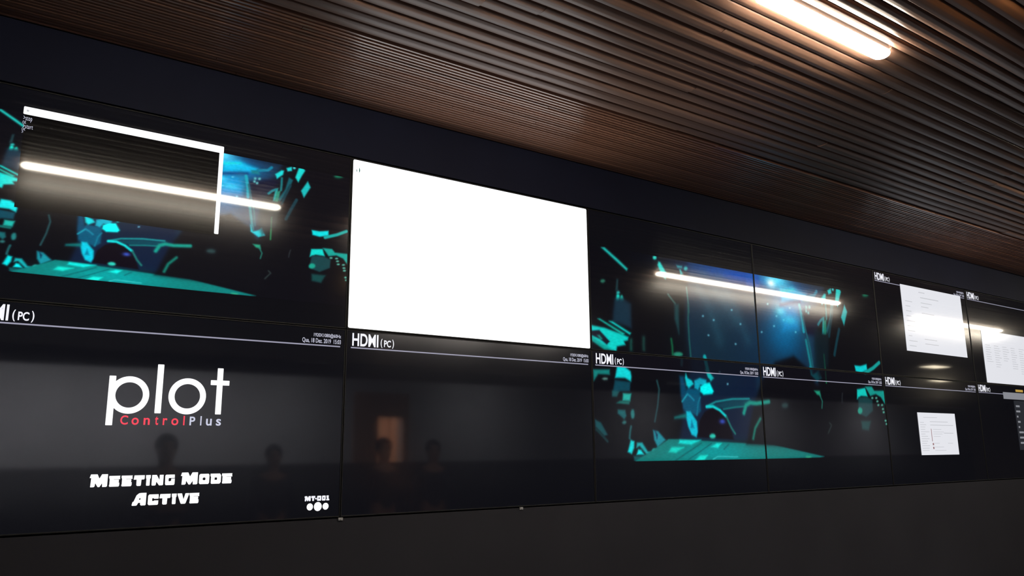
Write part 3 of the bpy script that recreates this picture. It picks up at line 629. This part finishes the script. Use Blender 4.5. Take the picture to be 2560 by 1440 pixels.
# picture in the top left panel (letterboxed) and over the four panels right of the white window
e = panels[(0, 1)]
in0, in1 = GAP+BZ, W-GAP-BZ
picture_mesh('picture', in0, in1, H*(.5-.371), H*(.5+.371), LY(1), 500, 210, lambda X, Z: paint(X/W, Z/H - .5) * 1.25, e)
for (c, r) in ((2,1), (3,1), (2,0), (3,0)):
    zb = 0 if r else -H
    z0, z1 = (GAP+BZ, H*.742) if r else (H - H*.742, H-GAP-BZ)
    def fn(X, Z, c=c, r=r, zb=zb):
        Y = (Z + zb) / H
        strip = None
        if r == 0: strip = 0.72 * np.clip((Y + .100) / .006, 0, 1)
        return paint((X/W + c - 2) / 2, Y / 2, strip)
    picture_mesh('picture', in0, in1, z0, z1, LY(1), 300, 180, fn, panels[(c, r)])

# console window on the top left panel
MB().rect(W*.0945, W*.5965, H*.424, H*.905, LY(2)).build('console_window', m_black, e)
cw = MB(); rrect(cw, W*.0900, W*.5970, H*.868, H*.9055, .003, LY(3)); rrect(cw, W*.5850, W*.5970, H*.432, H*.900, .003, LY(4))
cw.build('window_border', m_white, e)
t = MB()
for s, x0, x1, z0, z1 in (('>stop', .0915, .1110, .8310, .8600), ('OK', .0905, .0985, .8210, .8350), ('>start', .0925, .1145, .8000, .8190), ('OK', .0905, .0985, .7880, .8010), ('>', .0912, .0945, .7760, .7870)):
    add_text(t, s, W*x0, W*x1, H*z0, H*z1, LY(4), 0.006, 1.15)
t.build('console_text', m_info, e)
MB().rect(W*.0965, W*.1020, H*.882, H*.891, LY(5)).build('title_mark', m_pgray, e)

# blank white window
e = panels[(1, 1)]
t = MB(); rrect(t, in0+.002, in1-.001, GAP+BZ+.001, H-GAP-BZ-.001, .006, LY(1)); t.build('white_window', m_blank, e)
t = MB(); t.poly([(W*.0170,H*.926),(W*.0200,H*.916),(W*.0205,H*.922),(W*.0185,H*.936),(W*.0175,H*.940)], LY(2))
t.poly([(W*.0262,H*.912),(W*.0300,H*.926),(W*.0302,H*.934),(W*.0280,H*.944),(W*.0262,H*.950)], LY(2)); t.build('cursor', m_green, e)

# logo panel
e = panels[(0, 0)]
Z = lambda y: H * (1 + y)
t = MB()
rrect(t, W*.3485, W*.3645, Z(-.5355), Z(-.3095), .0015, LY(2)); add_ring(t, W*.3990, Z(-.3955), .0592, .0402, LY(3))
rrect(t, W*.4640, W*.4798, Z(-.4775), Z(-.2465), .0015, LY(2)); add_ring(t, W*.5448, Z(-.3935), .0592, .0402, LY(2))
rrect(t, W*.6208, W*.6366, Z(-.4775), Z(-.2510), .0015, LY(2)); rrect(t, W*.6040, W*.6548, Z(-.3350), Z(-.3110), .0015, LY(3))
t.build('logo', m_white, e)
CP = [('C',.3828,.4013,-.532,-.4897),('o',.4099,.4274,-.5325,-.4997),('n',.439,.4544,-.532,-.4997),('t',.4669,.4754,-.532,-.4914),('r',.4866,.4981,-.532,-.4997),('o',.5082,.526,-.5325,-.4995),('l',.5385,.5422,-.532,-.4874),('P',.5549,.5693,-.532,-.4906),('l',.5828,.5862,-.532,-.4872),('u',.5982,.6134,-.5325,-.4994),('s',.6248,.6384,-.5325,-.4994)]
a = MB(); b = MB()
for i, (ch, x0, x1, z0, z1) in enumerate(CP): add_text(a if i < 7 else b, ch, W*x0, W*x1, Z(z0), Z(z1), LY(4), 0.018)
a.build('logo_red_text', m_red, e)['label'] = 'red word Control'
b.build('logo_pale_text', m_plus, e)['label'] = 'pale word Plus'
MM = [('M',.3261,.3658,-.8078,-.7533),('E',.37,.395,-.8086,-.7614),('E',.3988,.4243,-.809,-.7613),('T',.4272,.4532,-.8093,-.7612),('I',.4561,.4682,-.8099,-.7609),('N',.4711,.4995,-.8097,-.7612),('G',.5033,.5288,-.8102,-.761),('M',.5446,.5865,-.8103,-.7522),('O',.5897,.6175,-.8111,-.7609),('D',.6203,.6486,-.8114,-.7608),('E',.6513,.6784,-.8118,-.7607),('A',.4271,.4608,-.8966,-.841),('C',.4649,.4914,-.8972,-.8513),('T',.4934,.5204,-.8975,-.8512),('I',.5232,.5359,-.8982,-.8506),('V',.5378,.5673,-.8978,-.8511),('E',.5691,.5938,-.8982,-.8508)]
t = MB()
for i, (ch, x0, x1, z0, z1) in enumerate(MM):
    first = ch in 'MA' and z1 > -.85 if i != 7 else True
    b0 = -.8095 if i < 11 else -.8972
    hh = (.0560 if i in (0, 7, 11) else .0478)
    if i == 11: t.build('mode_text', m_white, e); t = MB()
    add_tech(t, ch, W*x0, W*x1, Z(b0), Z(b0 + hh), LY(2))
t.build('mode_text', m_white, e)
t = MB()
for ch, x0, x1, z0, z1 in (('M',.8893,.9075,-.911,-.8857),('T',.9089,.9212,-.911,-.8857),('-',.9205,.9264,-.9055,-.8946),('0',.9268,.940,-.911,-.8857),('0',.9418,.9535,-.911,-.8857),('1',.9549,.9648,-.911,-.8857)):
    add_tech(t, ch, W*x0, W*x1, Z(z0), Z(z1), LY(2))
t.build('unit_number', m_text, e)
t = MB(); add_disc(t, W*.9058, Z(-.9398), W*.0094, H*.0176, LY(2)); add_disc(t, W*.9300, Z(-.9398), W*.0119, H*.0226, LY(3)); add_disc(t, W*.9540, Z(-.9402), W*.0093, H*.0172, LY(2))
t.build('unit_dots', m_white, e)

# document pages
def page(c, r, x0, x1, z0, z1, rows, parts=True):
    e = panels[(c, r)]
    MB().rect(W*x0, W*x1, H*z0, H*z1, LY(4)).build('document_page', m_page, e)
    blocks = {}
    for fx, fz, fw, fh in rows:
        blocks.setdefault((fx, fz) if fz > .8 or fx < .3 or fx > .6 and c == 4 else round(fx, 1), MB()).rect(W*(x0+(x1-x0)*fx), W*(x0+(x1-x0)*(fx+fw)), H*(z0+(z1-z0)*(fz)), H*(z0+(z1-z0)*(fz+fh)), LY(5))
    for t in blocks.values(): t.build('text_block', m_pgray, e)
rows = [(.05, .90 - .075*k, rng.uniform(.05,.16), .010) for k in range(2, 12)] + [(.30,.84,.30,.012),(.30,.76,.18,.010),(.30,.70,.12,.010),(.30,.60,.20,.010),(.30,.20,.20,.010),(.30,.13,.22,.010),(.28,.92,.10,.012)]
page(4, 1, .267, .934, .256, .915, rows)
rows = [(.03,.93,.14,.012),(.03,.86,.18,.014),(.9,.8,.08,.01)] + [(.04+.13*q, .72-.045*k, rng.uniform(.06,.10), .010) for q in range(7) for k in range(int(rng.integers(5, 13)))]
page(5, 1, .140, .9975-.006, .0125, .580, rows)
rows = [(.04, .76-.055*k, rng.uniform(.10,.22), .012) for k in range(13)] + [(.14,.88,.22,.012),(.36,.88,.14,.012),(.30,.78,.48,.014),(.30,.70,.62,.014),(.36,.60,.22,.010),(.36,.54,.28,.010),(.36,.49,.24,.010),(.36,.43,.18,.010),(.64,.51,.26,.014),(.36,.27,.14,.010),(.72,.27,.14,.010),(.36,.18,.24,.010),(.36,.10,.30,.010)]
page(4, 0, .301, .701, .264, .665, rows)
e = panels[(4, 0)]
t = MB(); t.rect(W*(.301+.4*.305), W*(.301+.4*.320), H*(.264+.4*.32), H*(.264+.4*.62), LY(5)); t.rect(W*(.301+.4*.31), W*(.301+.4*.345), H*(.264+.4*.23), H*(.264+.4*.28), LY(5)); t.rect(W*(.301+.4*.31), W*(.301+.4*.345), H*(.264+.4*.14), H*(.264+.4*.19), LY(5))
t.build('page_marks', m_pred, e)
e = panels[(5, 0)]
MB().rect(W*.326, W*.990, H*(1-.152), H*(1-.078), LY(4)).build('grey_bar', m_bar, e)
MB().rect(W*.455, W*.990, H*(1-.70), H*(1-.165), LY(4)).build('list_window', m_side_list, e)
for k, (dx, ww) in enumerate([(.02,.05),(.015,.055),(.015,.02),(.02,.035),(.02,.02),(.02,.06),(.02,.08),(.02,.10)]):
    MB().rect(W*(.455+dx), W*(.455+dx+ww), H*(1-.215-.057*k-.02), H*(1-.215-.057*k), LY(5)).build('list_entry', m_bar, e)
t = MB(); t.rect(W*.500, W*.60, zl(-.066), zl(-.040), LY(4)); t.build('amber_text', m_amber, e)
# two small metal clips holding the lower edge of the bottom row
for k, x in enumerate((0.0, 0.80)):
    s = tag(empty('mounting_clip', (x, 0, ZS - H - .004)), ['tiny metal clip under the corner between logo panel and dark panel', 'tiny metal clip under the middle of the dark lower panel'][k], 'clip', 'clips under the screens')
    MB().box(-.009, .009, -.006, 0, -.007, .003).build('plate', m_cap, s, bevel=.001)
    MB().tube((0, -.0075, -.003), (0, -.006, -.003), .0022).build('screw', m_cap, s)

# dark desk partitions between the viewer and the back wall (they darken the lower part of what the screens mirror)
for k, x in enumerate((-2.6, -0.75, 1.1, 2.95, 4.8, 6.65, 8.5)):
    p = empty('desk_partition', (x, -7.6, 0))
    tag(p, 'dark desk partition in a row before the back wall, %s' % ['at the left end', 'second from the left', 'third from the left', 'beside the lit doorway', 'right of the lit doorway', 'second from the right', 'at the right end'][k], 'partition', 'desk partitions before the back wall')
    MB().box(-.91, .91, -.02, .02, .08, 1.46).build('screen_board', m_wains, p, bevel=.006)
    for sx in (-.8, .8): MB().box(sx-.03, sx+.03, -.2, .2, 0, .08).build('foot', m_housing, p, bevel=.004)

# ------------------------------------------------------------------ people mirrored in the lower screens
m_skin = noise_col(mat('skin', lin((150,112,92)), 0.55), lin((144,106,86)), lin((158,120,98)), (1,1,1), 20)
m_hair = mat('dark_hair', lin((24,18,15)), 0.5)
m_eye = mat('eye', lin((60,50,45)), 0.2)
def cloth(name, c): return noise_col(mat(name, lin(c), 0.85, 0.2), lin(tuple(v*.88 for v in c)), lin(c), (1,1,1), 40, 6, 0.15)
def skin_obj(name, verts, edges, radii, m, parent, root=0, sub=2):
    me = bpy.data.meshes.new(name); me.from_pydata(verts, edges, []); me.update(); me.materials.append(m)
    o = bpy.data.objects.new(name, me); C.objects.link(o); o.parent = parent
    o.modifiers.new('skin', 'SKIN').use_smooth_shade = True
    for i, r in enumerate(radii):
        s = me.skin_vertices[0].data[i]; s.radius = r if isinstance(r, tuple) else (r, r); s.use_root = (i == root)
    sd = o.modifiers.new('subdivision', 'SUBSURF'); sd.levels = sub; sd.render_levels = sub
    return o
class Sk:
    def __init__(s): s.v = []; s.e = []; s.r = []
    def p(s, co, r, prev=None):
        s.v.append(tuple(co)); s.r.append(r)
        if prev is not None: s.e.append((prev, len(s.v)-1))
        return len(s.v)-1
def person(name_label, loc, rot, shirt_c, trouser_c, seated=False, h=1.72, pose='down'):
    P = empty('person', loc); P.rotation_euler = (0, 0, rot); P.scale = (h/1.72,)*3
    tag(P, name_label, 'person', 'people mirrored in the screens')
    hz = 0.50 if seated else 0.92                                  # pelvis height; the figure faces +y
    b = Sk()
    pel = b.p((0,0,hz), (.135,.10)); wa = b.p((0,.005,hz+.18), (.125,.095), pel); ch = b.p((0,0,hz+.36), (.15,.105), wa)
    ub = b.p((0,-.005,hz+.47), (.12,.085), ch); nk = b.p((0,.005,hz+.55), .052, ub); sk = b.p((0,.015,hz+.62), (.062,.07), nk)
    hd = b.p((0,.02,hz+.70), (.074,.092), sk); tp = b.p((0,.01,hz+.775), (.055,.07), hd)
    b.p((0,.118,hz+.672), .011, b.p((0,.098,hz+.685), .014, hd))   # nose
    for s in (-1, 1): b.p((s*.088,.005,hz+.69), (.012,.022), b.p((s*.070,.008,hz+.69), .016, hd))   # ears
    S = Sk(); sp = S.p((0,0,hz-.02), (.148,.113)); sw = S.p((0,.005,hz+.18), (.138,.108), sp); sc = S.p((0,0,hz+.36), (.163,.118), sw); su = S.p((0,-.005,hz+.465), (.125,.09), sc); S.p((0,.0,hz+.525), .062, su)
    T = Sk(); tpv = T.p((0,0,hz+.03), (.146,.112)); tq = T.p((0,0,hz-.03), (.15,.112), tpv)
    for s in (-1, 1):
        sh = b.p((s*.165,-.005,hz+.455), .055, ub); S1 = S.p((s*.165,-.005,hz+.455), .064, su)
        if pose == 'folded': el, wr, pd = (s*.235,.05,hz+.20), (-s*.01,.20,hz+.235+s*.02), Vector((-s*.9,.1,.1))
        elif pose == 'raised': el, wr, pd = (s*.26,.16,hz+.27), (s*.07,.36,hz+.50), Vector((-s*.25,.2,.9))
        elif seated: el, wr, pd = (s*.215,.03,hz+.19), (s*.15,.27,hz+.17), Vector((0,1,-.05))
        else: el, wr, pd = (s*.225,-.015,hz+.17), (s*.235,.035,hz-.06), Vector((0,.12,-1))
        e1 = b.p(el, .042, sh); w1 = b.p(wr, .028, e1)
        se = S.p(el, .052, S1); S.p(tuple(el[i]+(wr[i]-el[i])*.82 for i in range(3)), .038, se)
        pd = pd.normalized(); W_ = Vector(wr)
        side = Vector((0,1,0)).cross(pd) if abs(pd.y) < .7 else Vector((0,0,1)).cross(pd)
        side = side.normalized(); cur = pd.cross(side).normalized()
        pm = b.p(W_ + pd*.055, (.036,.017), w1)
        for k, (off, L) in enumerate(((-.030,.062),(-.010,.074),(.010,.070),(.028,.056))):
            k0 = b.p(W_ + pd*.095 + side*off, .0095, pm); k1 = b.p(W_ + pd*(.095+L*.5) + side*off*1.1 + cur*.008, .0085, k0); b.p(W_ + pd*(.095+L*.88) + side*off*1.1 + cur*.026, .0075, k1)
        t0 = b.p(W_ + pd*.045 - side*.040 + cur*.008, .011, pm); b.p(W_ + pd*.080 - side*.056 + cur*.018, .009, t0)
        hx = s*.095
        if seated: kn, an = (s*.13,.42,hz+.0), (s*.13,.40,.09)
        else: kn, an = (s*.105,.02,.49), (s*.11,-.015,.085)
        hp = b.p((hx,0,hz-.06), .085, pel); k_ = b.p(kn, .058, hp); c_ = b.p(tuple(kn[i]+(an[i]-kn[i])*.35 for i in range(3)), .055, k_); a_ = b.p(an, .038, c_)
        f_ = b.p((an[0], an[1]+.10, .04), (.040,.030), a_); b.p((an[0], an[1]+.18, .032), (.036,.022), f_)
        h2 = T.p((hx,0,hz-.07), .096, tq); k2 = T.p(kn, .072, h2); T.p((an[0], an[1], an[2]+.03), .058, k2)
    skin_obj('body', b.v, b.e, b.r, m_skin, P)
    skin_obj('shirt', S.v, S.e, S.r, shirt_c, P); skin_obj('trousers', T.v, T.e, T.r, trouser_c, P)
    hb = bmesh.new(); bmesh.ops.create_icosphere(hb, subdivisions=3, radius=1)
    for v in hb.verts:
        v.co = Vector((v.co.x*.092, v.co.y*.108 - .005, v.co.z*.10 + hz + .735))
    bmesh.ops.delete(hb, geom=[v for v in hb.verts if v.co.z < hz+.69 and v.co.y > -.03 or v.co.y > .085 or v.co.z < hz+.655], context='VERTS')
    me = bpy.data.meshes.new('hair'); hb.to_mesh(me); hb.free(); me.materials.append(m_hair)
    ho = bpy.data.objects.new('hair', me); C.objects.link(ho); ho.parent = P
    so_ = ho.modifiers.new('thick', 'SOLIDIFY'); so_.thickness = .012
    for s in (-1, 1):
        eb = bmesh.new(); bmesh.ops.create_uvsphere(eb, u_segments=12, v_segments=8, radius=.011)
        me = bpy.data.meshes.new('eye'); eb.to_mesh(me); eb.free(); me.materials.append(m_eye)
        eo = bpy.data.objects.new('eye', me); C.objects.link(eo); eo.parent = P; eo.location = (s*.030, .100, hz+.712)
    mo = MB().box(-.022, .022, .098, .106, hz+.643, hz+.650).build('mouth', mat('lips', lin((120,70,64)), 0.5), P, bevel=.003)
    for s in (-1, 1):
        ax, ay = (s*.13, .40) if seated else (s*.11, -.015)
        k = Sk(); a0 = k.p((ax, ay-.03, .045), (.048,.045)); a1 = k.p((ax, ay+.10, .045), (.050,.042), a0); k.p((ax, ay+.21, .035), (.042,.030), a1)
        skin_obj('shoe', k.v, k.e, k.r, m_hair, P, 0, 1)
    return P
dk1, dk2, dk3 = cloth('dark_shirt', (30,30,36)), cloth('navy_shirt', (26,30,44)), cloth('charcoal_trousers', (24,24,27))
person('standing person in dark clothes with folded arms, mirrored under the logo', (0.38, -4.6, 0), 0, dk1, dk3, h=1.74, pose='folded')
person('standing person in dark clothes mirrored right of the logo lettering', (1.62, -5.5, 0), 0.1, dk2, dk3, h=1.66)
person('standing person in dark clothes mirrored before the lit doorway', (2.87, -5.5, 0), -0.15, dk1, dk3, h=1.73)
person('standing person in navy clothes mirrored right of the lit doorway', (3.56, -5.6, 0), 0.2, dk2, dk3, h=1.71)
oc = empty('office_chair', (8.1, -4.0, 0)); oc.rotation_euler = (0, 0, 0.5); tag(oc, 'black high-backed office chair mirrored at the foot of the big picture', 'chair')
MB().box(-.25, .25, -.24, .24, .44, .53).build('seat', dk3, oc, bevel=.03)
MB().box(-.23, .23, -.29, -.22, .58, 1.10).build('backrest', dk3, oc, bevel=.03)
MB().box(-.18, .18, -.28, -.20, 1.12, 1.31).build('headrest', dk3, oc, bevel=.035)
MB().box(-.03, .03, -.31, -.27, .46, 1.20).build('back_bracket', m_housing, oc)
for s in (-1, 1):
    ar = MB(); ar.box(s*.27-.02, s*.27+.02, -.10, -.06, .46, .68); ar.box(s*.27-.03, s*.27+.03, -.16, .12, .68, .71); ar.build('armrest', m_housing, oc, bevel=.008)
MB().tube((0, 0, .10), (0, 0, .445), .025).build('gas_column', m_cap, oc)
for k in range(5):
    a = 2*math.pi*k/5 + .3
    lg = MB().tube((0, 0, .11), (.29*math.cos(a), .29*math.sin(a), .07), .022, .015).build('leg', m_housing, oc)
    MB().tube((.29*math.cos(a)-.012, .29*math.sin(a), .03), (.29*math.cos(a)+.012, .29*math.sin(a), .03), .03).build('castor', m_housing, lg)
